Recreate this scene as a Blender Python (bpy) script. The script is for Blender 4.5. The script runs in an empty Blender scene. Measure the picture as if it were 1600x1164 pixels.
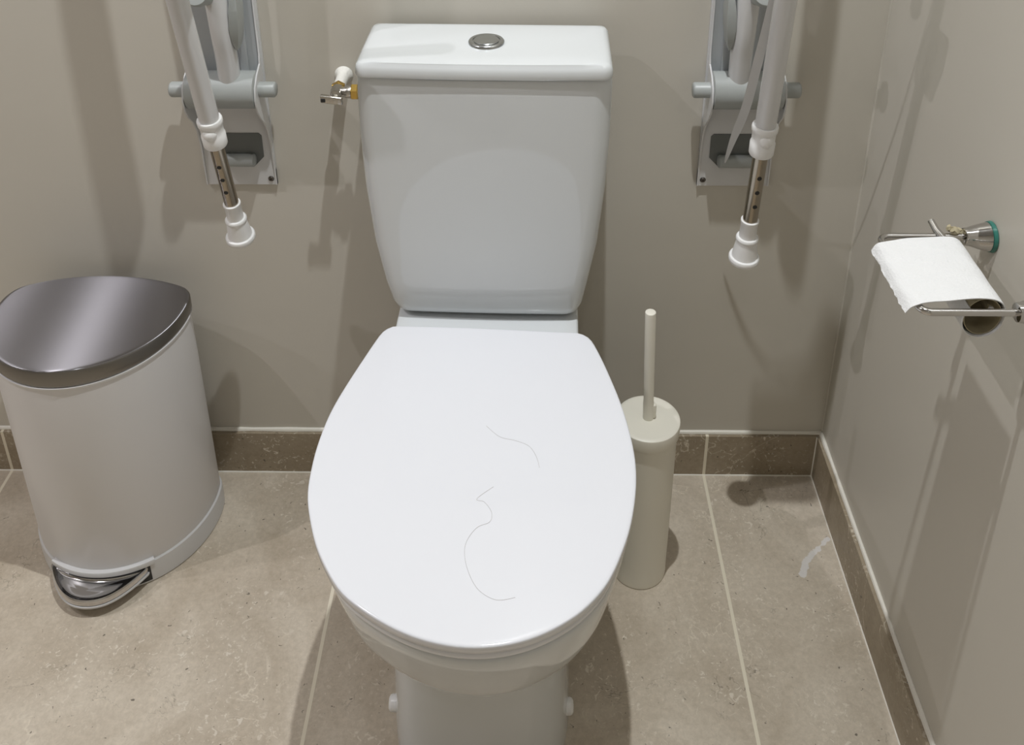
import bpy, bmesh, math, random
from mathutils import Vector, Matrix

scene = bpy.context.scene
col = scene.collection
random.seed(4)
PI = math.pi

# ------------------------------------------------------------------ camera
CAM = Vector((0.0567, -1.2770, 1.3467))
PITCH, YAW, ROLL = 0.42315, -0.01634, -0.00563
fwd = Vector((math.sin(YAW) * math.cos(PITCH), math.cos(YAW) * math.cos(PITCH), -math.sin(PITCH)))
rgt = Vector((math.cos(YAW), -math.sin(YAW), 0))
upv = rgt.cross(fwd)
r2 = rgt * math.cos(ROLL) + upv * math.sin(ROLL)
u2 = -rgt * math.sin(ROLL) + upv * math.cos(ROLL)
cd = bpy.data.cameras.new('camera')
cam = bpy.data.objects.new('camera', cd)
col.objects.link(cam)
cam.matrix_world = Matrix(((r2.x, u2.x, -fwd.x, CAM.x), (r2.y, u2.y, -fwd.y, CAM.y), (r2.z, u2.z, -fwd.z, CAM.z), (0, 0, 0, 1)))
cd.sensor_width = 36.0
cd.lens = 36.0 * 1550 / 1600
cd.shift_y = -484 / 1600          # the photo is the lower part of a taller picture
cd.clip_start = 0.01
scene.camera = cam

# ------------------------------------------------------------------ view, world, lights
vs = scene.view_settings
vs.view_transform = 'Standard'
vs.look = 'None'
vs.gamma = 1
vs.use_curve_mapping = False
vs.exposure = 0.03
w = bpy.data.worlds.new('world')
scene.world = w
w.use_nodes = True
w.node_tree.nodes['Background'].inputs[0].default_value = (0.9, 0.95, 1, 1)
w.node_tree.nodes['Background'].inputs[1].default_value = 0.02

CEIL = 2.53
def downlight(name, x, y, power, color, size=140, radius=0.014, blend=0.7):
    l = bpy.data.lights.new(name, 'SPOT')
    l.energy = power
    l.color = color
    l.spot_size = math.radians(size)
    l.spot_blend = blend
    l.shadow_soft_size = radius
    o = bpy.data.objects.new(name, l)
    o.location = (x, y, CEIL - 0.02)
    col.objects.link(o)
    return o
downlight('downlight_over_toilet', 0.113, -0.49, 88, (0.96, 0.985, 1.0))
downlight('downlight_over_bin', -1.43, -0.66, 43, (0.985, 0.96, 1.0))
downlight('downlight_room', 0.03, -1.84, 5, (0.97, 0.96, 1.0))
downlight('downlight_far', -2.30, -0.66, 34, (0.985, 0.96, 1.0))

# ------------------------------------------------------------------ materials
def mat(name, color, rough=0.5, metal=0.0, coat=0.0, spec=0.5, aniso=0.0, tangent=None, bump=None):
    m = bpy.data.materials.new(name)
    m.use_nodes = True
    nt = m.node_tree
    b = nt.nodes['Principled BSDF']
    b.inputs['Base Color'].default_value = (*color, 1)
    b.inputs['Roughness'].default_value = rough
    b.inputs['Metallic'].default_value = metal
    b.inputs['Coat Weight'].default_value = coat
    b.inputs['Coat Roughness'].default_value = 0.03
    b.inputs['Specular IOR Level'].default_value = spec
    if aniso:
        b.inputs['Anisotropic'].default_value = aniso
        c = nt.nodes.new('ShaderNodeCombineXYZ')
        for i in range(3):
            c.inputs[i].default_value = tangent[i]
        nt.links.new(c.outputs[0], b.inputs['Tangent'])
    if bump:
        sc, strength, dist = bump
        tc = nt.nodes.new('ShaderNodeTexCoord')
        mp = nt.nodes.new('ShaderNodeMapping')
        mp.inputs['Scale'].default_value = sc if isinstance(sc, tuple) else (sc, sc, sc)
        n = nt.nodes.new('ShaderNodeTexNoise')
        n.inputs['Scale'].default_value = 1.0
        n.inputs['Detail'].default_value = 4
        bp = nt.nodes.new('ShaderNodeBump')
        bp.inputs['Strength'].default_value = strength
        bp.inputs['Distance'].default_value = dist
        nt.links.new(tc.outputs['Object'], mp.inputs[0])
        nt.links.new(mp.outputs[0], n.inputs['Vector'])
        nt.links.new(n.outputs[0], bp.inputs['Height'])
        nt.links.new(bp.outputs[0], b.inputs['Normal'])
    return m

M = {}
M['ceramic'] = mat('white_ceramic', (0.665, 0.69, 0.70), 0.03, spec=0.6, coat=0.0)
M['lid_plastic'] = mat('white_seat_plastic', (0.78, 0.795, 0.835), 0.11)
M['white_plastic'] = mat('white_plastic', (0.82, 0.82, 0.81), 0.3)
M['cream_plastic'] = mat('cream_plastic', (0.80, 0.775, 0.68), 0.42)
M['white_coat'] = mat('white_powder_coat', (0.62, 0.62, 0.62), 0.25, coat=0.3)
M['grey_plastic'] = mat('grey_plastic', (0.36, 0.38, 0.37), 0.38)
M['dark_grey_plastic'] = mat('dark_grey_plastic', (0.13, 0.14, 0.135), 0.4)
M['liner_grey'] = mat('liner_grey', (0.40, 0.42, 0.43), 0.45)
M['chrome'] = mat('chrome', (0.62, 0.61, 0.60), 0.1, metal=1.0)
M['button_chrome'] = mat('button_satin_chrome', (0.50, 0.52, 0.53), 0.22, metal=1.0)
M['brushed_steel'] = mat('brushed_steel', (0.34, 0.335, 0.355), 0.33, metal=1.0, aniso=1.0, tangent=(0, 1, 0))
M['steel_band'] = mat('steel_band', (0.24, 0.23, 0.215), 0.36, metal=1.0)
M['tube_steel'] = mat('tube_steel', (0.36, 0.32, 0.26), 0.2, metal=1.0)
M['polished_steel'] = mat('polished_steel', (0.60, 0.59, 0.59), 0.08, metal=1.0)
M['screw'] = mat('dark_screw', (0.14, 0.13, 0.12), 0.4, metal=1.0)
M['brass'] = mat('brass', (0.66, 0.45, 0.13), 0.22, metal=1.0)
M['nickel'] = mat('worn_nickel', (0.52, 0.50, 0.46), 0.25, metal=1.0, bump=(260, 0.3, 0.002))
M['bin_white'] = mat('bin_white_coat', (0.74, 0.735, 0.745), 0.36)
M['bin_plastic'] = mat('bin_white_plastic', (0.62, 0.62, 0.62), 0.35)
M['black'] = mat('recess_black', (0.015, 0.015, 0.015), 0.5)  # black that stands in for the shade inside slots and holes
M['paper'] = mat('toilet_paper', (0.76, 0.765, 0.765), 0.9, spec=0.1, bump=(420, 0.35, 0.003))
M['cardboard'] = mat('cardboard_tube', (0.42, 0.37, 0.25), 0.9, spec=0.1)
M['green_gasket'] = mat('green_gasket', (0.035, 0.17, 0.135), 0.2)
M['sealant'] = mat('white_sealant', (0.80, 0.77, 0.69), 0.5, bump=(60, 0.5, 0.003))
M['hair'] = mat('hair', (0.42, 0.39, 0.37), 0.5)
M['grout'] = mat('grout', (0.62, 0.56, 0.44), 0.8)
M['pipe_paint'] = mat('painted_pipe', (0.80, 0.79, 0.74), 0.4, bump=(180, 0.4, 0.003))
M['ceiling_paint'] = mat('ceiling_paint', (0.45, 0.45, 0.45), 0.8)

def wall_mat():
    m = mat('wall_paint', (0.58, 0.55, 0.485), 0.38, spec=0.4)
    nt = m.node_tree
    b = nt.nodes['Principled BSDF']
    tc = nt.nodes.new('ShaderNodeTexCoord')
    n = nt.nodes.new('ShaderNodeTexNoise'); n.inputs['Scale'].default_value = 7; n.inputs['Detail'].default_value = 3
    n2 = nt.nodes.new('ShaderNodeTexNoise'); n2.inputs['Scale'].default_value = 260; n2.inputs['Detail'].default_value = 3
    ma = nt.nodes.new('ShaderNodeMath'); ma.operation = 'MULTIPLY_ADD'; ma.inputs[1].default_value = 0.06
    bp = nt.nodes.new('ShaderNodeBump'); bp.inputs['Strength'].default_value = 0.25; bp.inputs['Distance'].default_value = 0.004
    nt.links.new(tc.outputs['Object'], n.inputs['Vector']); nt.links.new(tc.outputs['Object'], n2.inputs['Vector'])
    nt.links.new(n2.outputs[0], ma.inputs[0]); nt.links.new(n.outputs[0], ma.inputs[2])
    nt.links.new(ma.outputs[0], bp.inputs['Height']); nt.links.new(bp.outputs[0], b.inputs['Normal'])
    return m
M['wall'] = wall_mat()

GX, TILE = 0.361, 0.598
def stone_mat(name, base_a, base_b, grout_axis_y, mark=False, rough=0.42, gw=0.0025):
    """beige limestone with pale fossil flecks, dark pits, thin veins and pale grout lines"""
    m = bpy.data.materials.new(name)
    m.use_nodes = True
    nt = m.node_tree
    N = nt.nodes.new
    L = nt.links.new
    b = nt.nodes['Principled BSDF']
    b.inputs['Roughness'].default_value = rough
    tc = N('ShaderNodeTexCoord')
    P = tc.outputs['Object']
    def noise(scale, detail=4, rough_=0.6, dist=0.0, vec=P):
        n = N('ShaderNodeTexNoise')
        n.inputs['Scale'].default_value = scale; n.inputs['Detail'].default_value = detail
        n.inputs['Roughness'].default_value = rough_; n.inputs['Distortion'].default_value = dist
        L(vec, n.inputs['Vector'])
        return n.outputs[0]
    def ramp(v, stops):
        r = N('ShaderNodeValToRGB')
        e = r.color_ramp.elements
        while len(e) < len(stops):
            e.new(0.5)
        for k, (p, c) in enumerate(stops):
            e[k].position = p; e[k].color = (*c, 1) if len(c) == 3 else c
        L(v, r.inputs[0])
        return r.outputs[0]
    def mix(f, a, c2, blend='MIX'):
        x = N('ShaderNodeMix'); x.data_type = 'RGBA'; x.blend_type = blend
        if isinstance(f, float): x.inputs[0].default_value = f
        else: L(f, x.inputs[0])
        for s, v in ((6, a), (7, c2)):
            if isinstance(v, tuple): x.inputs[s].default_value = (*v, 1)
            else: L(v, x.inputs[s])
        return x.outputs[2]
    def math_(op, a, c2=None, c3=None):
        x = N('ShaderNodeMath'); x.operation = op
        for i, v in enumerate((a, c2, c3)):
            if v is None: continue
            if isinstance(v, (int, float)): x.inputs[i].default_value = v
            else: L(v, x.inputs[i])
        return x.outputs[0]
    W0 = (0, 0, 0); W1 = (1, 1, 1)
    c = ramp(noise(5.5, 6, 0.62, 0.8), [(0.34, base_a), (0.66, base_b)])
    # fine grain
    g = ramp(noise(120, 8, 0.75, 0.4), [(0.30, (0.84, 0.83, 0.81)), (0.55, (1, 1, 1)), (0.72, (1.12, 1.11, 1.09))])
    c = mix(1.0, c, g, 'MULTIPLY')
    # pale fossil flecks
    f = ramp(noise(95, 3, 0.55, 1.6), [(0.605, W0), (0.66, W1)])
    f2 = ramp(noise(7, 2, 0.5), [(0.42, W0), (0.6, W1)])
    c = mix(math_('MULTIPLY', math_('MULTIPLY', f, f2), 0.75), c, (0.74, 0.68, 0.58))
    # thin pale veins
    v = noise(6.0, 5, 0.55, 1.2)
    vd = math_('ABSOLUTE', math_('SUBTRACT', v, 0.5))
    vein = ramp(vd, [(0.0, W1), (0.006, W0)])
    vm = ramp(noise(4.2, 2, 0.5, 0.3), [(0.52, W0), (0.60, W1)])
    c = mix(math_('MULTIPLY', math_('MULTIPLY', vein, vm), 0.7), c, (0.76, 0.69, 0.57))
    # dark hairline veins
    v2 = math_('ABSOLUTE', math_('SUBTRACT', noise(8.5, 5, 0.6, 1.0), 0.47))
    dv = ramp(v2, [(0.0, W1), (0.005, W0)])
    dm = ramp(noise(6.6, 2, 0.5, 0.2), [(0.60, W0), (0.66, W1)])
    c = mix(math_('MULTIPLY', math_('MULTIPLY', dv, dm), 0.6), c, (0.10, 0.085, 0.06))
    # dark pits
    pit = ramp(noise(130, 2, 0.5, 0.8), [(0.262, W1), (0.28, W0)])
    c = mix(math_('MULTIPLY', pit, 0.75), c, (0.055, 0.045, 0.032))
    sx = N('ShaderNodeSeparateXYZ'); L(P, sx.inputs[0])
    if mark:      # white paint smear on the tile at the right skirting
        pts = [(0.5388, -0.1378), (0.5177, -0.1559), (0.5043, -0.1689), (0.4907, -0.1828), (0.4822, -0.201)]
        wid = [0.0018, 0.0032, 0.0042, 0.0050, 0.0062]
        wob = math_('MULTIPLY', math_('SUBTRACT', noise(90, 3, 0.6), 0.5), 0.012)
        dmin = None
        for (p, q, wd) in zip(pts[:-1], pts[1:], wid[1:]):
            dx, dy = q[0] - p[0], q[1] - p[1]
            l2 = dx * dx + dy * dy
            ax = math_('SUBTRACT', sx.outputs[0], p[0]); ay = math_('SUBTRACT', sx.outputs[1], p[1])
            t = math_('ADD', math_('MULTIPLY', ax, dx / l2), math_('MULTIPLY', ay, dy / l2))
            t = math_('MINIMUM', math_('MAXIMUM', t, 0.0), 1.0)
            ex = math_('SUBTRACT', ax, math_('MULTIPLY', t, dx)); ey = math_('SUBTRACT', ay, math_('MULTIPLY', t, dy))
            d = math_('SQRT', math_('ADD', math_('MULTIPLY', ex, ex), math_('MULTIPLY', ey, ey)))
            d = math_('SUBTRACT', d, wd)
            dmin = d if dmin is None else math_('MINIMUM', dmin, d)
        dmin = math_('ADD', dmin, wob)
        mk = ramp(math_('ADD', math_('MULTIPLY', dmin, 100.0), 0.5), [(0.40, W1), (0.52, W0)])
        c = mix(math_('MULTIPLY', mk, 0.62), c, (0.78, 0.78, 0.79))
    # grout lines every tile along x (and along y on the floor)
    def line(coord, origin, step, width):
        u = math_('DIVIDE', math_('SUBTRACT', coord, origin), step)
        fr = math_('ABSOLUTE', math_('SUBTRACT', math_('FRACT', math_('ADD', u, 100.5)), 0.5))
        return math_('LESS_THAN', math_('MULTIPLY', fr, step), width)
    gr = None
    if grout_axis_y is None:
        pass
    else:
        gr = line(sx.outputs[0], GX, TILE, gw)
        if grout_axis_y:
            gr = math_('MAXIMUM', gr, line(sx.outputs[1], -0.90, 0.90, gw))
        c = mix(gr, c, (0.78, 0.72, 0.58))
    L(c, b.inputs['Base Color'])
    bp = N('ShaderNodeBump'); bp.inputs['Strength'].default_value = 0.15; bp.inputs['Distance'].default_value = 0.002
    L(noise(90, 5), bp.inputs['Height']); L(bp.outputs[0], b.inputs['Normal'])
    return m
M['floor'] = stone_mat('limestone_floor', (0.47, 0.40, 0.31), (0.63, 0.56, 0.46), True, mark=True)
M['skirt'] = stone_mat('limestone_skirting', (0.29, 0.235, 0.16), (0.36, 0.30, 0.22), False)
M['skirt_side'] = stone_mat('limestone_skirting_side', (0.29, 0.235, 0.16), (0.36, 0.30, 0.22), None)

# ------------------------------------------------------------------ mesh helpers
def obj(name, bm, material, parent=None, smooth=True, angle=40):
    bmesh.ops.remove_doubles(bm, verts=bm.verts, dist=1e-6)
    bmesh.ops.recalc_face_normals(bm, faces=bm.faces)
    me = bpy.data.meshes.new(name)
    bm.to_mesh(me)
    bm.free()
    me.materials.append(material)
    if smooth:
        for p in me.polygons:
            p.use_smooth = True
        try:
            me.set_sharp_from_angle(angle=math.radians(angle))
        except Exception:
            pass
    o = bpy.data.objects.new(name, me)
    col.objects.link(o)
    if parent is not None:
        o.parent = parent
        o.matrix_parent_inverse = parent_inverse(parent)
    return o

def parent_inverse(p):
    # parts are modelled in room coordinates: only the Empty at a thing's base is displaced
    return Matrix.Translation(p.location).inverted() if p.type == 'EMPTY' else Matrix.Identity(4)

def thing(name, label, cat, loc, group=None):
    o = bpy.data.objects.new(name, None)
    o.empty_display_size = 0.05
    o.location = loc
    col.objects.link(o)
    return tag(o, label, cat, group)

def tag(o, label, cat, group=None):
    o['label'] = label
    o['category'] = cat
    if group:
        o['group'] = group
    return o

def loft(bm, rings, cap0=True, cap1=True, closed=True):
    vr = [[bm.verts.new(p) for p in r] for r in rings]
    n = len(rings[0])
    for a, b in zip(vr[:-1], vr[1:]):
        for i in range(n if closed else n - 1):
            j = (i + 1) % n
            bm.faces.new((a[i], a[j], b[j], b[i]))
    for flag, r in ((cap0, vr[0]), (cap1, vr[-1])):
        if flag:
            bm.faces.new(r)
    return vr

def frames(path):
    T = []
    for i in range(len(path)):
        a = path[max(i - 1, 0)]; b = path[min(i + 1, len(path) - 1)]
        T.append((b - a).normalized())
    ref = Vector((0, 0, 1)) if abs(T[0].z) < 0.9 else Vector((0, 1, 0))
    u = (ref - T[0] * ref.dot(T[0])).normalized()
    out = []
    for t in T:
        u = (u - t * u.dot(t)).normalized()
        out.append((u, t.cross(u), t))
    return out

def tube(bm, path, radius, n=20, cap=True):
    path = [Vector(p) for p in path]
    rad = radius if isinstance(radius, (list, tuple)) else [radius] * len(path)
    rings = []
    for p, r, (u, v, t) in zip(path, rad, frames(path)):
        rings.append([p + (u * math.cos(2 * PI * k / n) + v * math.sin(2 * PI * k / n)) * r for k in range(n)])
    loft(bm, rings, cap, cap)

def lathe(bm, p0, axis, profile, n=32, cap=True):
    """profile: (distance along axis, radius)"""
    p0 = Vector(p0); axis = Vector(axis).normalized()
    ref = Vector((0, 0, 1)) if abs(axis.z) < 0.9 else Vector((1, 0, 0))
    u = (ref - axis * ref.dot(axis)).normalized(); v = axis.cross(u)
    rings = [[p0 + axis * d + (u * math.cos(2 * PI * k / n) + v * math.sin(2 * PI * k / n)) * max(r, 1e-4) for k in range(n)] for d, r in profile]
    loft(bm, rings, cap, cap)

def box(bm, lo, hi):
    r = lambda z: [Vector((lo[0], lo[1], z)), Vector((hi[0], lo[1], z)), Vector((hi[0], hi[1], z)), Vector((lo[0], hi[1], z))]
    loft(bm, [r(lo[2]), r(hi[2])])

def rbox(bm, lo, hi, rad, seg=3):
    """box with rounded vertical and horizontal edges"""
    b2 = bmesh.new()
    box(b2, lo, hi)
    bmesh.ops.recalc_face_normals(b2, faces=b2.faces)
    bmesh.ops.bevel(b2, geom=b2.edges[:], offset=rad, segments=seg, profile=0.5, affect='EDGES')
    me = bpy.data.meshes.new('tmp'); b2.to_mesh(me); b2.free()
    bm.from_mesh(me)
    bpy.data.meshes.remove(me)

def spline(pts, n=8, closed=False):
    """Catmull-Rom through the points"""
    P = [Vector(p) for p in pts]
    m = len(P)
    out = []
    for i in range(m if closed else m - 1):
        if closed:
            a, b, c, d = P[(i - 1) % m], P[i], P[(i + 1) % m], P[(i + 2) % m]
        else:
            a, b, c, d = P[max(i - 1, 0)], P[i], P[i + 1], P[min(i + 2, m - 1)]
        for k in range(n):
            t = k / n
            out.append(0.5 * ((2 * b) + (c - a) * t + (2 * a - 5 * b + 4 * c - d) * t * t + (3 * b - a - 3 * c + d) * t ** 3))
    if not closed:
        out.append(P[-1])
    return out

def resample(pts, n):
    """closed polygon -> n points at equal arc length"""
    P = pts + [pts[0]]
    L = [0]
    for a, b in zip(P[:-1], P[1:]):
        L.append(L[-1] + (b - a).length)
    out = []; j = 0
    for k in range(n):
        s = L[-1] * k / n
        while L[j + 1] < s:
            j += 1
        out.append(P[j].lerp(P[j + 1], (s - L[j]) / max(L[j + 1] - L[j], 1e-9)))
    return out

def inset(pts, d):
    """offset a closed CCW xy polygon inwards by d; large offsets become a plain shrink so corners never fold over"""
    n = len(pts); out = []
    if d > .009:
        c = sum(pts, Vector()) / n
        hx = max(abs(p.x - c.x) for p in pts); hy = max(abs(p.y - c.y) for p in pts)
        return [Vector((c.x + (p.x - c.x) * (1 - d / hx), c.y + (p.y - c.y) * (1 - d / hy), 0)) for p in pts]
    for i in range(n):
        t = (pts[(i + 1) % n] - pts[i - 1]).normalized()
        out.append(pts[i] + Vector((-t.y, t.x, 0)) * d)
    return out

def at_z(pts, z):
    return [Vector((p.x, p.y, z)) for p in pts]

def rrect(x0, x1, y0, y1, r, n=6, bow=0.0):
    """rounded rectangle, CCW; bow pushes the front (y0) edge outwards"""
    pts = []
    for cx, cy, a0 in ((x1 - r, y1 - r, 0), (x0 + r, y1 - r, 90), (x0 + r, y0 + r, 180), (x1 - r, y0 + r, 270)):
        for k in range(n + 1):
            a = math.radians(a0 + 90 * k / n)
            pts.append(Vector((cx + r * math.cos(a), cy + r * math.sin(a), 0)))
        if a0 == 180:
            for k in range(1, 12):
                pts.append(Vector((x0 + r + (x1 - x0 - 2 * r) * k / 12, y0, 0)))
    xm, h = (x0 + x1) / 2, (x1 - x0) / 2
    for p in pts:
        f = max(0, min(1, (y1 - p.y) / (y1 - y0)))
        if f > 0.5:
            p.y -= bow * (1 - ((p.x - xm) / h) ** 2) * (f - 0.5) * 2
    return pts

# ------------------------------------------------------------------ the room
RX, LX, FY = 0.555, -2.90, -2.40
T = 0.010
SK = 0.087
def struct(name, bm, m, smooth=False):
    o = obj(name, bm, m, None, smooth)
    o['kind'] = 'structure'
    return o
bm = bmesh.new(); box(bm, (LX - 0.1, FY - 0.1, -0.1), (RX + 0.1, 0.1, 0)); struct('floor', bm, M['floor'])
bm = bmesh.new(); box(bm, (LX - 0.1, FY - 0.1, CEIL), (RX + 0.1, 0.1, CEIL + 0.1)); struct('ceiling', bm, M['ceiling_paint'])
bm = bmesh.new(); box(bm, (LX - 0.1, 0, 0), (RX + 0.1, 0.1, CEIL)); struct('wall_back', bm, M['wall'])
bm = bmesh.new(); box(bm, (RX, FY, 0), (RX + 0.1, 0, CEIL)); struct('wall_right', bm, M['wall'])
bm = bmesh.new(); box(bm, (LX - 0.1, FY, 0), (LX, 0, CEIL)); struct('wall_left', bm, M['wall'])
bm = bmesh.new(); box(bm, (LX - 0.1, FY - 0.1, 0), (RX + 0.1, FY, CEIL)); struct('wall_front', bm, M['wall'])
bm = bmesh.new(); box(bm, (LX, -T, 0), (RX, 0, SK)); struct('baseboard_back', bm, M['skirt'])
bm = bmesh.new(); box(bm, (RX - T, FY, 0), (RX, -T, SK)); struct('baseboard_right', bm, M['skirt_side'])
# sealant beads: top of the skirting against the wall, skirting against the floor, the inner corner
def bead(name, path, r, seed, m='sealant'):
    rr = random.Random(seed)
    path = [Vector(p) for p in path]
    pts = []
    for a, b in zip(path[:-1], path[1:]):
        k = max(2, int((b - a).length / 0.03))
        for i in range(k):
            pts.append(a.lerp(b, i / k))
    pts.append(path[-1])
    bm = bmesh.new()
    tube(bm, pts, [r * rr.uniform(0.8, 1.2) for _ in pts], 8)
    return struct(name, bm, M[m], True)
bead('trim_1', [(LX, -0.001, SK + 0.001), (RX - 0.001, -0.001, SK + 0.001)], 0.0042, 1)
bead('trim_2', [(RX - 0.001, -0.004, SK + 0.001), (RX - 0.001, FY, SK + 0.001)], 0.0040, 2)
bead('trim_3', [(LX, -T, 0.0), (RX - T, -T, 0.0)], 0.0016, 3)
bead('trim_4', [(RX - T, -T, 0.0), (RX - T, FY, 0.0)], 0.0016, 4)
bead('trim_5', [(RX - T, -T, 0.0), (RX - T, -T, SK)], 0.0014, 5)
bead('trim_6', [(RX, -0.0005, SK), (RX, -0.0005, CEIL)], 0.0022, 6, 'wall')

# ------------------------------------------------------------------ toilet
toilet = thing('toilet', 'white close-coupled toilet with closed lid standing between two fold-up grab rails', 'toilet', (0, -0.30, 0))
LIDPTS = [(-0.1454, -0.2159), (-0.1570, -0.2530), (-0.1695, -0.2950), (-0.1795, -0.3328), (-0.1853, -0.3640), (-0.1889, -0.4031), (-0.1890, -0.4380), (-0.1865, -0.4700), (-0.1793, -0.4990),
          (-0.1640, -0.5390), (-0.1447, -0.5725), (-0.1265, -0.5955), (-0.1047, -0.6125), (-0.0806, -0.6272), (-0.0577, -0.6380), (-0.0357, -0.6452), (-0.0141, -0.6495), (0.0071, -0.6510),
          (0.0282, -0.6495), (0.0493, -0.6452), (0.0706, -0.6375), (0.0924, -0.6258), (0.1149, -0.6088), (0.1375, -0.5825), (0.1550, -0.5480), (0.1690, -0.5090), (0.1790, -0.4620), (0.1822, -0.4193),
          (0.1793, -0.3727), (0.1732, -0.3298), (0.1653, -0.2919), (0.1562, -0.2540), (0.1475, -0.2240), (0.1415, -0.2105), (0.1340, -0.2030), (0.1240, -0.1990), (0.0880, -0.1970), (0.0522, -0.1945), (0.0080, -0.1918), (-0.0365, -0.1893), (-0.0800, -0.1878), (-0.1196, -0.1870), (-0.1300, -0.1900), (-0.1385, -0.1985)]
OUT = resample(spline([(x, y, 0) for x, y in LIDPTS], 10, True), 160)

bm = bmesh.new()
loft(bm, [at_z(inset(OUT, .060), .4488), at_z(inset(OUT, .0045), .4488), at_z(inset(OUT, .0015), .4494), at_z(OUT, .4506), at_z(OUT, .4585), at_z(inset(OUT, .0004), .4594), at_z(inset(OUT, .0012), .4600), at_z(inset(OUT, .0028), .4603), at_z(inset(OUT, .006), .4604), at_z(inset(OUT, .009), .4604), at_z(inset(OUT, .04), .4604), at_z(inset(OUT, .09), .4604)])
lid = obj('lid', bm, M['lid_plastic'], toilet, angle=60)
bm = bmesh.new()
S0 = inset(OUT, .0025)
loft(bm, [at_z(inset(S0, .075), .4375), at_z(inset(S0, .003), .4375), at_z(inset(S0, .0008), .4382), at_z(S0, .4395), at_z(S0, .4450), at_z(inset(S0, .0012), .4466),
          at_z(inset(S0, .004), .4474), at_z(inset(S0, .075), .4474), at_z(inset(S0, .075), .4375)], False, False)
seat = obj('seat', bm, M['lid_plastic'], toilet, angle=60)
for sx in (-.075, .075):
    bm = bmesh.new(); lathe(bm, (sx - .018, -.2015, .4425), (1, 0, 0), [(0, .0035), (.001, .0045), (.035, .0045), (.036, .0035)], 20)
    obj('hinge', bm, M['white_plastic'], toilet)

# pan: rim, bowl, foot
def pan_ring(z, hw, yf, yb, sq=0.0, cx=-0.002):
    ring = []
    for p in OUT:
        u = (p.x + 0.0035) / 0.186
        v = (p.y + 0.1935) / -0.457
        ex, ey = cx + u * hw, yb + v * (yf - yb)
        # squarer plan for the foot: straight sides and a rounded front
        a = math.atan2((v - 0.5) * 2, u)
        c, s = math.cos(a), math.sin(a)
        e = 0.42
        qx = cx + hw * math.copysign(abs(c) ** e, c)
        qy = (yb + yf) / 2 + (yf - yb) / 2 * math.copysign(abs(s) ** e, s)
        ring.append(Vector((ex * (1 - sq) + qx * sq, ey * (1 - sq) + qy * sq, z)))
    return ring
bm = bmesh.new()
prof = [(.0, .118, -.500, -.10, 1.0), (.030, .1175, -.500, -.10, 1.0), (.10, .115, -.500, -.10, 1.0), (.15, .114, -.502, -.10, 1.0), (.180, .114, -.504, -.11, .97), (.200, .117, -.510, -.12, .85),
        (.220, .124, -.522, -.13, .62), (.240, .134, -.541, -.14, .36), (.262, .146, -.563, -.15, .14), (.288, .1575, -.585, -.158, .0), (.315, .166, -.603, -.166, .0), (.345, .1725, -.620, -.172, 0), (.385, .178, -.634, -.18, 0), (.418, .1808, -.6440, -.188, 0),
        (.4295, .1812, -.6455, -.1895, 0), (.4335, .1802, -.6440, -.191, 0), (.4350, .1775, -.641, -.194, 0)]
fine = []
for i in range(len(prof) - 1):        # smooth the profile between the key sections
    a, b, c, d = (prof[max(i - 1, 0)], prof[i], prof[i + 1], prof[min(i + 2, len(prof) - 1)])
    for k in range(4 if i < 12 else 2):
        t = k / (4 if i < 12 else 2)
        row = []
        for j in range(5):
            m0 = (c[j] - a[j]) * (c[0] - b[0]) / (c[0] - a[0]) if i else c[j] - b[j]
            m1 = (d[j] - b[j]) * (c[0] - b[0]) / (d[0] - b[0]) if d is not c else c[j] - b[j]
            row.append((2 * t ** 3 - 3 * t * t + 1) * b[j] + (t ** 3 - 2 * t * t + t) * m0 + (3 * t * t - 2 * t ** 3) * c[j] + (t ** 3 - t * t) * m1)
        fine.append(row)
fine.append(prof[-1])
rings = [pan_ring(z, hw, yf, yb, max(0, min(1, sq))) for z, hw, yf, yb, sq in fine]
rings += [pan_ring(.4350, .125, -.575, -.245, 0), pan_ring(.430, .118, -.567, -.25, 0), pan_ring(.36, .112, -.555, -.26, 0), pan_ring(.28, .080, -.50, -.30, 0), pan_ring(.23, .045, -.44, -.34, 0)]
loft(bm, rings)
ANG = math.radians(-1.5)
def yawed(pts, c=(0.003, -0.08)):
    out = []
    for p in pts:
        x, y = p.x - c[0], p.y - c[1]
        out.append(Vector((c[0] + x * math.cos(ANG) - y * math.sin(ANG), c[1] + x * math.sin(ANG) + y * math.cos(ANG), p.z)))
    return out
def ring_at(pts, z):
    return yawed(at_z(pts, z))
# rear ledge that carries the cistern
LD = rrect(-.1255, .1315, -.235, -.022, .012)
loft(bm, [ring_at(inset(LD, .012), .30), ring_at(inset(LD, .004), .36), ring_at(LD, .40), ring_at(LD, .433), ring_at(inset(LD, .0012), .4375), ring_at(inset(LD, .004), .4390), ring_at(inset(LD, .02), .4392)])
# trap way to the wall behind the foot
loft(bm, [[Vector((x, y, z)) for x, z in ((-.09, .0), (.09, .0), (.09, .33), (-.09, .33))] for y in (-.14, -.014)])
pan = obj('pan', bm, M['ceramic'], toilet, angle=50)
for s, px, py in ((-1, -.1135, -.434), (1, .1085, -.436)):
    bm = bmesh.new()
    lathe(bm, (px, py, .042), (s, 0, 0), [(-.006, .0105), (.006, .0105), (.0085, .0095), (.010, .007), (.0105, .003)], 24)
    obj('bolt_cap', bm, M['white_plastic'], toilet)

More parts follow.
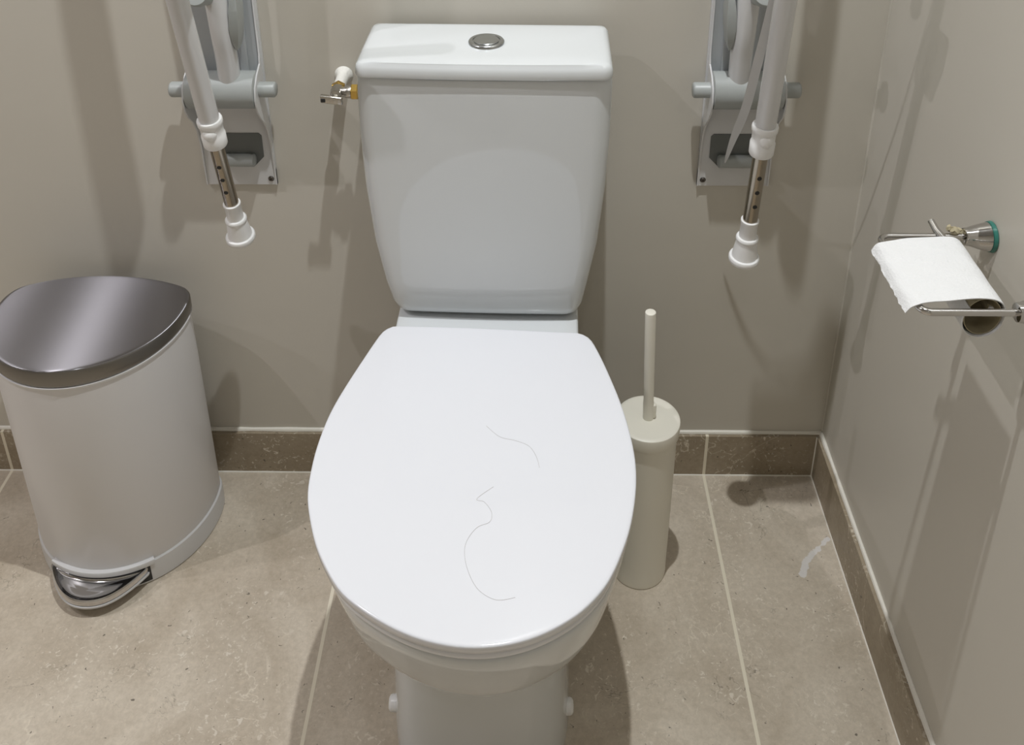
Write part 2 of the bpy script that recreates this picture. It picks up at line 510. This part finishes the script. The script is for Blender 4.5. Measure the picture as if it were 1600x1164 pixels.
# cistern
TZ = [(.4415, -.1105, .1165, -.128, -.030, .014, .000), (.4425, -.1165, .1225, -.134, -.026, .016, .001), (.446, -.1225, .1285, -.1400, -.022, .018, .002), (.452, -.1275, .1325, -.1450, -.021, .019, .003), (.465, -.1325, .1370, -.149, -.020, .020, .004), (.500, -.1405, .1430, -.1515, -.019, .021, .005),
      (.565, -.1510, .1545, -.153, -.018, .022, .006), (.650, -.1580, .1625, -.1535, -.018, .022, .006), (.730, -.1605, .1665, -.1530, -.018, .022, .006),
      (.795, -.1600, .1672, -.1520, -.018, .022, .006), (.812, -.1592, .1668, -.1515, -.018, .022, .006), (.8165, -.1575, .1650, -.150, -.020, .021, .006), (.8175, -.150, .157, -.142, -.026, .020, .006)]
rings = [ring_at(rrect(x0, x1, y0, y1, r, 6, bow), z) for z, x0, x1, y0, y1, r, bow in TZ]
bm = bmesh.new(); loft(bm, rings)
cistern = obj('cistern', bm, M['ceramic'], toilet, angle=50)
LT = rrect(-.1590, .1668, -.1575, -.014, .014, 6, .005)
bm = bmesh.new()
loft(bm, [ring_at(inset(LT, .010), .8190), ring_at(inset(LT, .003), .8190), ring_at(inset(LT, .0008), .8200), ring_at(LT, .8225), ring_at(inset(LT, .0006), .8300), ring_at(inset(LT, .0022), .8345), ring_at(inset(LT, .0055), .8378),
          ring_at(inset(LT, .010), .8392), ring_at(inset(LT, .018), .8400), ring_at(inset(LT, .055), .8404)])
clid = obj('cistern_lid', bm, M['ceramic'], toilet, angle=60)
bc = Vector((.0041, -.0896, .8402))
bm = bmesh.new(); lathe(bm, bc, (0, 0, 1), [(-.002, .0236), (.0025, .0236), (.0042, .0222), (.0046, .0205), (.0040, .0182), (.0030, .0178), (.0030, .0176)], 48)
btn = obj('flush_button', bm, M['button_chrome'], toilet)
bm = bmesh.new(); lathe(bm, bc + Vector((0, 0, .0028)), (0, 0, 1), [(0, .0166), (.0014, .0166), (.0022, .0158), (.0024, .014), (.0019, .006), (.0018, .001)], 48)
obj('push_pad', bm, M['button_chrome'], btn)

# hairs lying on the lid
H1 = [(.0087, -.3711), (.0253, -.3882), (.0443, -.3941), (.0601, -.4028), (.0682, -.4182), (.0717, -.4343)]
H2 = [(.0200, -.4621), (.0022, -.4790), (.0108, -.4833), (.0190, -.4968), (.0173, -.5094), (.0039, -.5169), (-.0066, -.5362), (-.0061, -.5571), (.0017, -.5793), (.0120, -.5936), (.0281, -.6019), (.0458, -.5989)]
for pts, lab in ((H1, 'short single hair lying across the middle of the white toilet lid'), (H2, 'long curling hair lying on the front half of the white toilet lid')):
    bm = bmesh.new()
    tube(bm, spline([(x, y, .4606) for x, y in pts], 8), 0.00013, 6)
    tag(obj('hair_strand', bm, M['hair'], None), lab, 'hair')

# ------------------------------------------------------------------ pedal bin
BX = -0.587
pbin = thing('pedal_bin', 'white semi-round pedal bin with brushed steel lid beside the toilet', 'bin', (BX, -0.12, 0))
def bin_outline(d=0.0, n=140):
    pts = []
    a, bb, cy = .1405, .152, -.092
    for k in range(37):
        t = PI + PI * k / 36
        pts.append(Vector((BX + a * math.cos(t), cy + bb * math.sin(t), 0)))
    # right rear corner, gently arched back, left rear corner
    for x, y in ((.1385, -.073), (.131, -.058), (.117, -.0485), (.080, -.0385), (.040, -.0330), (0, -.0315), (-.040, -.0330), (-.080, -.0385), (-.117, -.0485), (-.131, -.058), (-.1385, -.073)):
        pts.append(Vector((BX + x, y, 0)))
    pts = resample(spline(pts, 6, True), n)
    return inset(pts, d) if d else pts
BO = bin_outline()
BODYT = .3985
bm = bmesh.new()
loft(bm, [at_z(inset(BO, .004), .034), at_z(inset(BO, .0012), .040), at_z(inset(BO, .0012), BODYT - .006), at_z(inset(BO, -.0012), BODYT - .004), at_z(inset(BO, -.0016), BODYT - .001), at_z(inset(BO, .003), BODYT)])
obj('body', bm, M['bin_white'], pbin)
bm = bmesh.new()
loft(bm, [at_z(inset(BO, .003), .0), at_z(inset(BO, -.0016), .002), at_z(inset(BO, -.0022), .020), at_z(inset(BO, -.0014), .0395), at_z(inset(BO, .0006), .0415), at_z(inset(BO, .004), .0415)])
base = obj('base', bm, M['bin_plastic'], pbin)
# raised surround over the pedal
bm = bmesh.new()
arc = lambda ang, off, z: Vector((BX + (.1405 + off) * math.sin(math.radians(ang)), -.092 - (.152 + off) * math.cos(math.radians(ang)), z))
A0, A1 = -31, 33.5
secs = []
for k in range(33):
    g = A0 + (A1 - A0) * k / 32
    secs.append([arc(g, -.003, .047), arc(g, .0050, .0465), arc(g, .0058, .0445), arc(g, .0050, .0375), arc(g, -.003, .0375)])
loft(bm, secs)
obj('pedal_surround', bm, M['bin_plastic'], base)
bm = bmesh.new()
loft(bm, [[arc(A0 + 12 + (A1 - A0 - 15) * k / 24, o_, z_) for o_, z_ in ((-.004, .0378), (.0028, .0378), (.0028, .006), (-.004, .006))] for k in range(25)])
obj('pedal_gap_shade', bm, M['black'], base)  # black strip standing in for the shaded gap behind the pedal
# stepped crescent pedal
def pedal_ring(d, z, lift):
    lift += .0075
    front = []; back = []
    n = 28
    for k in range(n + 1):
        s = -1 + 2 * k / n
        x = s * (.0745 - d)
        yb = arc(math.degrees(math.asin(max(-1, min(1, (x - .005) / .1405)))), .001, 0).y
        yfr = yb - (.036 - d) * (1 - abs(s) ** 2.4) - .006
        front.append(Vector((BX - .005 + x, yfr, z + lift)))
        back.append(Vector((BX - .005 + x, yb - d * .3, z + lift)))
    return front + back[::-1]
bm = bmesh.new()
loft(bm, [pedal_ring(.003, .0170, 0), pedal_ring(.0, .0185, 0), pedal_ring(.0, .0245, 0), pedal_ring(.0008, .0265, 0), pedal_ring(.0022, .0280, 0), pedal_ring(.0040, .0272, 0), pedal_ring(.0065, .0240, 0), pedal_ring(.012, .0222, 0), pedal_ring(.020, .0215, 0)])
obj('pedal', bm, M['polished_steel'], pbin, angle=50)
bm = bmesh.new()
loft(bm, [pedal_ring(.004, .0125, 0), pedal_ring(-.0010, .0132, 0), pedal_ring(-.0010, .0162, 0), pedal_ring(.003, .0168, 0)])
obj('pedal_underside', bm, M['bin_plastic'], pbin, angle=50)
# lid: dark band and single-curved brushed top running right out to the rim
LZ = BODYT + .0012
def crown(p):
    u = (p.x - BX) / .1405
    return .0075 * (1 - u * u)
def crowned(pts, z):
    return [Vector((p.x, p.y, z + crown(p))) for p in pts]
bm = bmesh.new()
loft(bm, [at_z(inset(BO, .006), LZ), at_z(inset(BO, -.0006), LZ), at_z(inset(BO, -.0014), LZ + .002), crowned(inset(BO, -.0014), LZ + .0168), crowned(inset(BO, -.0002), LZ + .0183), crowned(inset(BO, .004), LZ + .0183)])
blid = obj('bin_lid', bm, M['steel_band'], pbin)
bm = bmesh.new()
cxy = Vector((BX, -.13, 0))
rings = [crowned(inset(BO, .0003), LZ + .0184), crowned(inset(BO, .0008), LZ + .0191), crowned(inset(BO, .0020), LZ + .0195)]
src = inset(BO, .0020)
for f in (.97, .93, .87, .8, .7, .58, .45, .32, .2, .1, .03):
    rings.append(crowned([Vector((cxy.x + (p.x - cxy.x) * f, cxy.y + (p.y - cxy.y) * f, 0)) for p in src], LZ + .0196))
loft(bm, rings)
obj('lid_top', bm, M['brushed_steel'], blid, angle=25)

# ------------------------------------------------------------------ toilet brush in its holder
bx, by = .2305, -.191
brush = thing('toilet_brush_holder', 'cream cylindrical toilet brush holder with upright handle on the floor right of the toilet', 'toilet brush', (bx, by, 0))
bm = bmesh.new(); lathe(bm, (bx, by, 0), (0, 0, 1), [(0, .0395), (.0015, .0412), (.006, .0415), (.010, .0412), (.150, .0420), (.285, .0424)], 56)
obj('canister', bm, M['cream_plastic'], brush)
bm = bmesh.new(); lathe(bm, (bx, by, 0), (0, 0, 1), [(.279, .0426), (.279, .0452), (.281, .0456), (.298, .0462), (.3005, .0455), (.3020, .0430), (.3022, .040), (.3018, .02), (.3018, .001)], 56)
obj('cap', bm, M['cream_plastic'], brush)
hb, ht = Vector((bx + .0002, by + .0005, .300)), Vector((.2245, by + .001, .4880))
ax = (ht - hb)
bm = bmesh.new()
hl = ax.length
lathe(bm, hb, ax, [(0, .0076), (.030, .0076), (.034, .0072), (hl - .002, .0074), (hl - .0005, .0071), (hl, .006), (hl, .001)], 28)
rbox(bm, (hb.x + .004, hb.y - .0035, .303), (hb.x + .0105, hb.y + .0035, .327), .002)
obj('handle', bm, M['cream_plastic'], brush)

# ------------------------------------------------------------------ fold-up grab rails
def grab_rail(cx, mx, label, foot, top, strap):
    """mx: +1 when the toilet is on +x; foot/top: points on the hanging leg's axis"""
    root = thing('grab_rail', label, 'grab rail', (cx, -.002, .574), 'fold-up grab rails either side of the toilet')
    X = lambda v: cx + mx * v
    def bbox(bm, x0, x1, y0, y1, z0, z1, r=None):
        lo = (min(X(x0), X(x1)), y0, z0); hi = (max(X(x0), X(x1)), y1, z1)
        rbox(bm, lo, hi, r) if r else box(bm, lo, hi)
    # wall plate, folded side flanges with ears around the pivot
    bm = bmesh.new()
    bbox(bm, -.053, .053, -.005, -.0005, .574, 1.02)
    ear = [(1.02, -.010), (.90, -.010), (.790, -.010), (.776, -.014), (.767, -.034), (.755, -.050), (.738, -.056), (.720, -.053), (.704, -.042), (.690, -.028), (.670, -.016), (.640, -.009), (.600, -.007), (.574, -.006)]
    for sx in (-1, 1):
        rings = []
        for z, y in ear:
            o_ = .050 + .002 * max(0, min(1, (.77 - z) / .15)) + .001
            rings.append([Vector((X(sx * (o_ - .0022)), -.001, z)), Vector((X(sx * (o_ - .0022)), y, z)), Vector((X(sx * o_), y, z)), Vector((X(sx * o_), -.001, z))])
        loft(bm, rings)
    plate = obj('wall_bracket', bm, M['white_coat'], root, angle=35)
    bm = bmesh.new(); bbox(bm, -.049, .049, -.0075, -.004, .742, 1.02); obj('bracket_liner', bm, M['liner_grey'], plate)
    # raised rib on the liner
    bm = bmesh.new(); bbox(bm, .022, .034, -.013, -.007, .745, 1.02, .002); obj('bracket_rib', bm, M['liner_grey'], plate)
    # pocket with latch bar in the lower plate
    bm = bmesh.new()
    prof = [(-.030, .608), (.025, .608), (.038, .622), (.038, .657), (.034, .661), (-.030, .661)]
    loft(bm, [[Vector((X(x), y, z)) for x, z in prof] for y in (-.0045, -.0062)])
    pocket = obj('latch_pocket', bm, M['dark_grey_plastic'], plate)
    bm = bmesh.new()
    p0, p1 = Vector((X(-.026), -.0105, .6185)), Vector((X(.027), -.0105, .6185))
    lathe(bm, p0, p1 - p0, [(0, .005), (.001, .0080), (.003, .0098), (.050, .0098), (.052, .0080), (.053, .005)], 24)
    obj('latch_bar', bm, M['grey_plastic'], pocket)
    for sx in (1,):
        bm = bmesh.new(); lathe(bm, (X(sx * .0445), -.004, .584), (0, -1, 0), [(0, .0044), (.0016, .0044), (.0028, .003), (.0028, .0016), (.0014, .0014), (.0014, .0003)], 20)
        obj('screw', bm, M['screw'], plate)
    # pivot
    PV = Vector((cx, -.031, .744))
    bm = bmesh.new(); lathe(bm, PV + Vector((-.0485, 0, 0)), (1, 0, 0), [(0, .025), (.001, .0270), (.096, .0270), (.097, .025)], 40)
    barrel = obj('pivot_barrel', bm, M['grey_plastic'], root)
    bm = bmesh.new(); lathe(bm, PV + Vector((-.0745, 0, 0)), (1, 0, 0), [(0, .009), (.0012, .0105), (.003, .0112), (.146, .0112), (.1478, .0105), (.149, .009)], 28)
    obj('pivot_pin', bm, M['grey_plastic'], barrel)
    # the folded-up loop: rises from the barrel, turns over at the top and comes down in front
    pts = [(X(.012), -.034, .752), (X(.0145), -.042, .800), (X(.0150), -.052, .86), (X(.013), -.056, .98), (X(.010), -.062, 1.36), (X(.008), -.070, 1.42), (X(.004), -.098, 1.445), (X(.0), -.126, 1.42), (X(-.001), -.136, 1.36), (X(-.002), -.138, 1.20), (X(-.002), -.138, 1.04)]
    bm = bmesh.new(); tube(bm, spline(pts, 8), .0152, 24)
    arm = obj('rail', bm, M['white_coat'], root)
    # slim spring cover beside the rail
    bm = bmesh.new()
    secs = []
    for z, xw, y in ((.812, .001, -.050), (.825, .004, -.056), (.845, .006, -.060), (.87, .006, -.060), (.892, .004, -.056), (.905, .003, -.052), (.93, .003, -.052)):
        xo = .036 - .5 * (.87 - z) * .12
        secs.append([Vector((X(xo - xw), -.028, z)), Vector((X(xo + xw), -.028, z)), Vector((X(xo + xw), y, z)), Vector((X(xo - xw), y, z))])
    loft(bm, secs)
    obj('spring_cover', bm, M['grey_plastic'], root)
    # round rest pad
    kc = Vector((X(.007), -.064, .893))
    kd = Vector((-mx * .10, -.85, .50)).normalized()
    bm = bmesh.new(); lathe(bm, kc, kd, [(0, .010), (.022, .010), (.024, .0165), (.034, .0172), (.0365, .016), (.0372, .012), (.0372, .001)], 32)
    obj('rest_pad', bm, M['grey_plastic'], root)
    # hanging support leg
    F, Tp = Vector(foot), Vector(top)
    ax = (Tp - F).normalized()
    full = F + ax * ((1.22 - F.z) / ax.z)
    at = lambda s: F + ax * s
    L_tip, L_col0, L_col1 = .066, .178, .220
    bm = bmesh.new(); tube(bm, [at(L_col0 + .006), full], .0133, 28)
    leg = obj('leg', bm, M['white_coat'], root)
    bm = bmesh.new(); bbox(bm, -.006, .052, -.238, -.180, 1.005, 1.045, .006)  # out-of-view block added for the shadow it casts by the corner
    obj('shadow_block', bm, M['grey_plastic'], leg)
    bm = bmesh.new()
    lathe(bm, at(0), ax, [(L_tip - .02, .0098), (L_tip + .13, .0098)], 28)
    shaft = obj('adjusting_tube', bm, M['tube_steel'], leg)
    side = Vector((CAM.x - F.x, CAM.y - F.y, 0)); side = (side - ax * side.dot(ax)).normalized()
    side = (side * .92 + Vector((-.30 * mx, 0, 0))).normalized()
    for s in (.099, .122, .145):
        bm = bmesh.new(); lathe(bm, at(s) + side * .0090, side, [(0, .0030), (.0011, .0030), (.0011, .0005)], 16)
        obj('peg_hole', bm, M['black'], shaft)
    bm = bmesh.new()
    lathe(bm, at(0), ax, [(L_col0, .0100), (L_col0, .0148), (L_col0 + .002, .0158), (L_col0 + .018, .0160), (L_col0 + .0195, .0148), (L_col0 + .034, .0150), (L_col0 + .036, .0165), (L_col1, .0168), (L_col1 + .002, .0160), (L_col1 + .002, .0134)], 32)
    collar = obj('collar', bm, M['white_plastic'], leg)
    bm = bmesh.new()
    rr = bmesh.ops.create_uvsphere(bm, u_segments=20, v_segments=14, radius=.0098)
    for v in bm.verts:
        v.co = v.co + at(L_col0 + .026) + side * .0095
    obj('collar_button', bm, M['white_plastic'], collar)
    bm = bmesh.new()
    lathe(bm, at(0), ax, [(0, .014), (0, .0195), (.002, .0208), (.0065, .0210), (.0085, .0200), (.0092, .0172), (.036, .0138), (.0375, .0150), (.0405, .0152), (.0425, .0138), (.043, .0116), (.066, .0112), (.0675, .0122), (.0705, .0120), (.0712, .0099)], 36)
    obj('rubber_foot', bm, M['white_plastic'], leg)
    if strap:
        # flat strap hanging down between rail and leg, twisted to an edge at its end
        path = spline(strap, 8)
        bm = bmesh.new()
        secs = []
        n = len(path)
        for k, p in enumerate(path):
            f = k / (n - 1)
            wd = .0008 + .0052 * min(1, f / .25) ** .8
            d = Vector((math.cos(.55 * (1 - f)), -math.sin(.55 * (1 - f)), 0))
            nn = Vector((d.y, -d.x, 0)) * .0009
            secs.append([p - d * wd - nn, p + d * wd - nn, p + d * wd + nn, p - d * wd + nn])
        loft(bm, secs)
        obj('strap', bm, M['white_coat'], root)
    return root
grab_rail(-.3685, 1, 'white fold-up grab rail with hanging leg on the wall above the pedal bin', (-.3520, -.0905, .5355), (-.3600, -.1738, .9313), None)
grab_rail(.3620, -1, 'white fold-up grab rail with a loose strap on the wall by the right corner', (.3540, -.1440, .5400), (.3600, -.1834, .9350),
          [(.3365, -.055, .6420), (.3400, -.075, .690), (.3465, -.1000, .7500), (.3500, -.125, .830), (.3545, -.150, .9200), (.358, -.178, 1.05), (.360, -.205, 1.19)])

# ------------------------------------------------------------------ stop valve on the wall
valve = thing('stop_valve', 'small brass and nickel stop valve on a white wall pipe left of the cistern', 'valve', (-.204, 0, .751))
bm = bmesh.new()
lathe(bm, (-.2035, -.0005, .753), (0, -1, 0), [(0, .0132), (.003, .0125), (.007, .0098), (.012, .0085), (.040, .0082), (.041, .007)], 28)
obj('wall_pipe', bm, M['pipe_paint'], valve)
bm = bmesh.new(); lathe(bm, (-.2035, -.040, .753), (0, -1, 0), [(0, .0090), (.001, .0102), (.006, .0102), (.007, .0090)], 6)
obj('lock_nut', bm, M['brass'], valve, angle=20)
bm = bmesh.new()
lathe(bm, (-.2035, -.046, .753), (0, -1, 0), [(0, .0078), (.004, .0088), (.012, .0088), (.018, .0076), (.022, .0078), (.023, .006)], 24)
lathe(bm, (-.2035, -.057, .753), (1, 0, 0), [(0, .0072), (.010, .0072), (.012, .0084), (.020, .0090), (.0215, .0080)], 24)
vb = obj('valve_body', bm, M['nickel'], valve)
bm = bmesh.new()
rbox(bm, (-.2235, -.076, .7435), (-.1935, -.069, .7550), .0018)
for v in bm.verts:        # the lever droops to the right and tapers
    v.co.z += -.004 * (v.co.x + .2235) / .03 + .0015
obj('lever', bm, M['nickel'], vb)
bm = bmesh.new(); rbox(bm, (-.2225, -.0770, .7465), (-.2165, -.0755, .7520), .0006); obj('lever_slot', bm, M['black'], vb)
bm = bmesh.new(); lathe(bm, (-.1835, -.057, .753), (1, 0, 0), [(0, .0104), (.001, .0116), (.0085, .0116), (.010, .0104)], 6)
obj('union_nut', bm, M['brass'], valve, angle=20)
bm = bmesh.new(); lathe(bm, (-.1745, -.057, .753), (1, 0, 0), [(0, .007), (.0150, .007)], 20); obj('inlet', bm, M['white_plastic'], valve)

# ------------------------------------------------------------------ toilet paper holder and roll on the right wall
PY0, PY1, PZ, PX = -.378, -.505, .738, .4345
holder = thing('toilet_paper_holder', 'chrome double-arm toilet paper holder screwed to the right wall', 'paper holder', (RX, -.44, PZ))
bm = bmesh.new()
R_ = .010
path = [Vector((RX - .02, PY0, PZ))]
for k in range(9):
    a = PI / 2 * k / 8
    path.append(Vector((PX + R_ - R_ * math.sin(a), PY0 - R_ + R_ * math.cos(a), PZ)))
for k in range(9):
    a = PI / 2 * k / 8
    path.append(Vector((PX + R_ - R_ * math.cos(a), PY1 + R_ - R_ * math.sin(a), PZ)))
path.append(Vector((RX - .02, PY1, PZ)))
tube(bm, path, .0037, 20)
obj('rail', bm, M['chrome'], holder)
for y in (PY0, PY1):
    bm = bmesh.new()
    lathe(bm, (RX - .0045, y, PZ), (-1, 0, 0), [(0, .0150), (.001, .0158), (.012, .0130), (.0225, .0098), (.0235, .0100), (.0262, .0092), (.0268, .0065), (.0268, .001)], 32)
    mount = obj('wall_mount', bm, M['chrome'], holder)
    bm = bmesh.new()
    lathe(bm, (RX - .0003, y, PZ), (-1, 0, 0), [(0, .0166), (.001, .0172), (.0042, .0164), (.0046, .014)], 32)
    obj('gasket', bm, M['green_gasket'], mount)
bm = bmesh.new()
tube(bm, [(.4950, PY0 + .017, .7465), (.4965, PY0 + .004, .7430), (.5010, PY0 - .012, .7400), (.5010, PY1 + .012, .7380), (.5010, PY1 + .003, .7380)], [.0036, .0040, .0042, .0042, .0042], 16)
obj('spindle', bm, M['chrome'], holder)

roll = thing('toilet_roll', 'nearly empty white toilet roll draped over the chrome holder', 'toilet roll', (.50, -.44, .72))
prof = [(.4215, .7325), (.4262, .7400), (.4340, .7434), (.4450, .7452), (.4580, .7468), (.4740, .7484), (.4920, .7490), (.5060, .7475), (.5150, .7410), (.5180, .7285), (.5155, .7145), (.5075, .7060), (.4975, .7030), (.4870, .7060), (.4800, .7145), (.4785, .7260), (.4830, .7380)]
prof = spline([(x, 0, z) for x, z in prof], 6)
bm = bmesh.new()
Y0, Y1 = -.4985, -.3945
NY = 26
rr = random.Random(9)
TH = .0005
outer = []
for j in range(NY + 1):
    y = Y0 + (Y1 - Y0) * j / NY
    row = []
    for i, p in enumerate(prof):
        f = 1 - i / (len(prof) - 1)
        wob = .0006 * math.sin(y * 160 + i * .35) * f
        # torn leading edge
        torn = rr.uniform(-.0012, .0012) if i == 0 else 0
        sk = -.004 * max(0, f - .55)            # sheet hangs slightly askew
        row.append(Vector((p.x + torn, y + sk, p.z + wob)))
    outer.append(row)
def thick(sign):
    res = []
    for row in outer:
        r_ = []
        for i, p in enumerate(row):
            a = row[max(i - 1, 0)]; b = row[min(i + 1, len(row) - 1)]
            t = b - a
            r_.append(p + Vector((-t.z, 0, t.x)).normalized() * TH * sign)
        res.append(r_)
    return res
loft(bm, [a + b[::-1] for a, b in zip(thick(1), thick(-1))])
obj('sheet', bm, M['paper'], roll, angle=70)
bm = bmesh.new()
cs = [(.4985 + .0180 * math.cos(2 * PI * k / 40), .7255 + .0212 * math.sin(2 * PI * k / 40)) for k in range(40)]
ci = [(.4985 + .0172 * math.cos(2 * PI * k / 40), .7255 + .0204 * math.sin(2 * PI * k / 40)) for k in range(40)]
Rg = lambda c, y: [Vector((x, y, z)) for x, z in c]
loft(bm, [Rg(cs, Y0 + .003), Rg(cs, Y1 - .001), Rg(ci, Y1 - .001), Rg(ci, Y0 + .003), Rg(cs, Y0 + .003)], False, False)
obj('core', bm, M['cardboard'], roll)
bm = bmesh.new()
for (x, y, z, s) in ((.5150, -.3760, .7440, .0052), (.5200, -.3740, .7420, .0042), (.5110, -.3720, .7445, .0036)):
    bmesh.ops.create_icosphere(bm, subdivisions=2, radius=s, matrix=Matrix.Translation((x, y, z)))
for v in bm.verts:
    v.co += Vector((rr.uniform(-1, 1), rr.uniform(-1, 1), rr.uniform(-1, 1))) * .0013
obj('torn_scrap', bm, M['cardboard'], roll)
